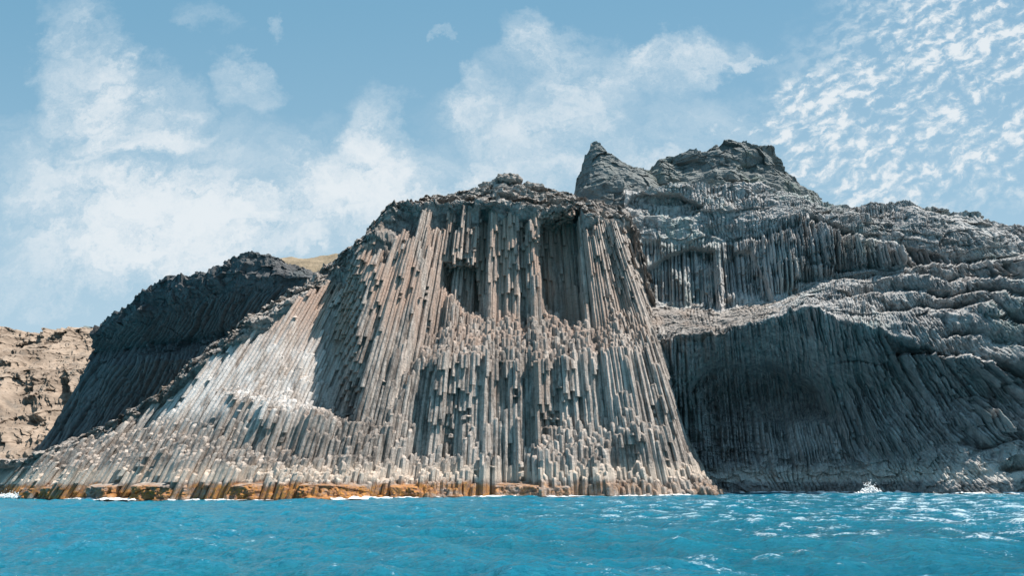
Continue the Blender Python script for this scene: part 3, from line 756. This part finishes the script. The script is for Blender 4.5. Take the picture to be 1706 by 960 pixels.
foam = np.clip((hsn-.6)*.17, -.12, .22) + .20*gust + .14*fbm(wx/1.2, wy/2.4, oct=3, seed=410) + np.interp(TH, [-.75, -.2, .1, .7], [-.04, .07, .20, .38])*np.clip((RR-8)/30, .35, 1) - .02*np.clip((34-RR)/20, 0, 1)  # whitecap mask; also carries the painted sun glints, denser to the right
hz *= np.clip((RR-3)/6, 0, 1)*np.clip((400-RR)/200, 0, 1)
Vw = np.stack([wx, wy, hz], -1)
sea = mesh_from('sea', Vw, grid_faces(*Vw.shape[:2], flip=True), mw, None, {'foam': foam}, smooth=True)
tag(sea, kind='structure')


# ------------------------------------------------------------------ foam along the rocks
mf = bpy.data.materials.new('foam'); mf.use_nodes = True; t = NT(mf.node_tree); b = t.n['Principled BSDF']
b.inputs['Base Color'].default_value = (.86, .9, .92, 1); b.inputs['Roughness'].default_value = .7
bp = t.n.new('ShaderNodeBump'); bp.inputs['Strength'].default_value = .6; bp.inputs['Distance'].default_value = .1
g = t.n.new('ShaderNodeNewGeometry').outputs['Position']; t.l.new(t.noise(g, 4, 6, .7), bp.inputs['Height']); t.l.new(bp.outputs[0], b.inputs['Normal'])
def shore_strip():
    xs = np.arange(-118, 78, .14)
    ym = sampF(FY, xs, np.zeros_like(xs)+.3); ym[ym > 1e5] = 1e4
    bx, by = BAY[50, :, 0], BAY[50, :, 1]                      # near the waterline of the bay
    yb = np.interp(xs, bx, by, left=1e4, right=1e4)
    ys = np.minimum(ym, yb); ys = np.where(ys > 9e3, 150, ys)
    kk_ = np.ones(9)/9; ys = np.convolve(np.pad(ys, 4, 'edge'), kk_, 'valid')
    pxx = PW/2 + FPX*xs/ys/math.cos(PITCH)*.93
    inten = np.interp(pxx, [-200, 20, 60, 80, 185, 205, 280, 300, 500, 530, 640, 670, 900, 1185, 1230, 1400, 1450, 1490, 1706], [1.5, 1.5, 1.3, .35, .3, .8, .8, .3, .3, .9, .9, .3, .35, .3, .7, .7, 1.0, .8, 1.2])
    vs = np.linspace(-1, 1, 18); XS, VS = np.meshgrid(xs, vs)
    wid = (.5+1.3*inten)[None, :]*(1+.5*fbm(XS/3, VS*0, oct=3, seed=500))
    YS = ys[None, :] - .6 + VS*wid - .5*inten[None, :]
    env = (1-VS**2)
    hh = .03 + env*(.10+.26*inten[None, :])*(.6+1.1*np.clip(fbm(XS/.9, YS/.9, oct=4, seed=510), -.4, 1))
    m_ = env*.9 + fbm(XS/1.4, YS/.6, oct=4, seed=520)*.9 - .80 + inten[None, :]*.75
    V_ = np.stack([XS, YS, hh+.05], -1); F_ = grid_faces(*XS.shape)
    keep = m_.ravel()[F_].mean(1) > 0
    return V_, F_[keep]
V_, F_ = shore_strip()
tag(mesh_from('foam', V_, F_, mf, smooth=True), 'white surf foam along the foot of the rocks', None, kind='stuff')

def splash(px, py, Y, w_, h_, n, seed, label):
    c = PT(px, py, Y); r_ = random.Random(seed); V_, F_ = [], []
    base = [(0,0,1),(.94,0,.33),(-.47,.82,.33),(-.47,-.82,.33),(0,0,-.8)]
    fc = [(0,1,2),(0,2,3),(0,3,1),(4,2,1),(4,3,2),(4,1,3)]
    for q in range(n):
        a = r_.gauss(0, .45); up = abs(r_.gauss(0, .5))*max(0.08, 1-abs(a)*1.1)
        s_ = r_.uniform(.05, .16)*(1.3-min(up, 1)*.8); ox, oy, oz = c[0]+a*w_, c[1]+r_.gauss(0, .5), .1+up*h_
        rx, ry, rz = r_.uniform(.6, 1.6), r_.uniform(.6, 1.3), r_.uniform(.7, 1.8); k0 = len(V_)
        for v in base: V_.append((ox+v[0]*s_*rx, oy+v[1]*s_*ry, oz+v[2]*s_*rz))
        F_ += [tuple(k0+i for i in f) for f in fc]
    tag(mesh_from('spray', V_, F_, mf, smooth=True), label, kind='stuff')
splash(1450, 822, 101, 1.6, 1.7, 420, 3, 'white wave splash thrown up against the dark foot of the bay')
splash(22, 822, 116, 5.0, 1.1, 600, 5, 'low white breaking surge at the far left rocks')
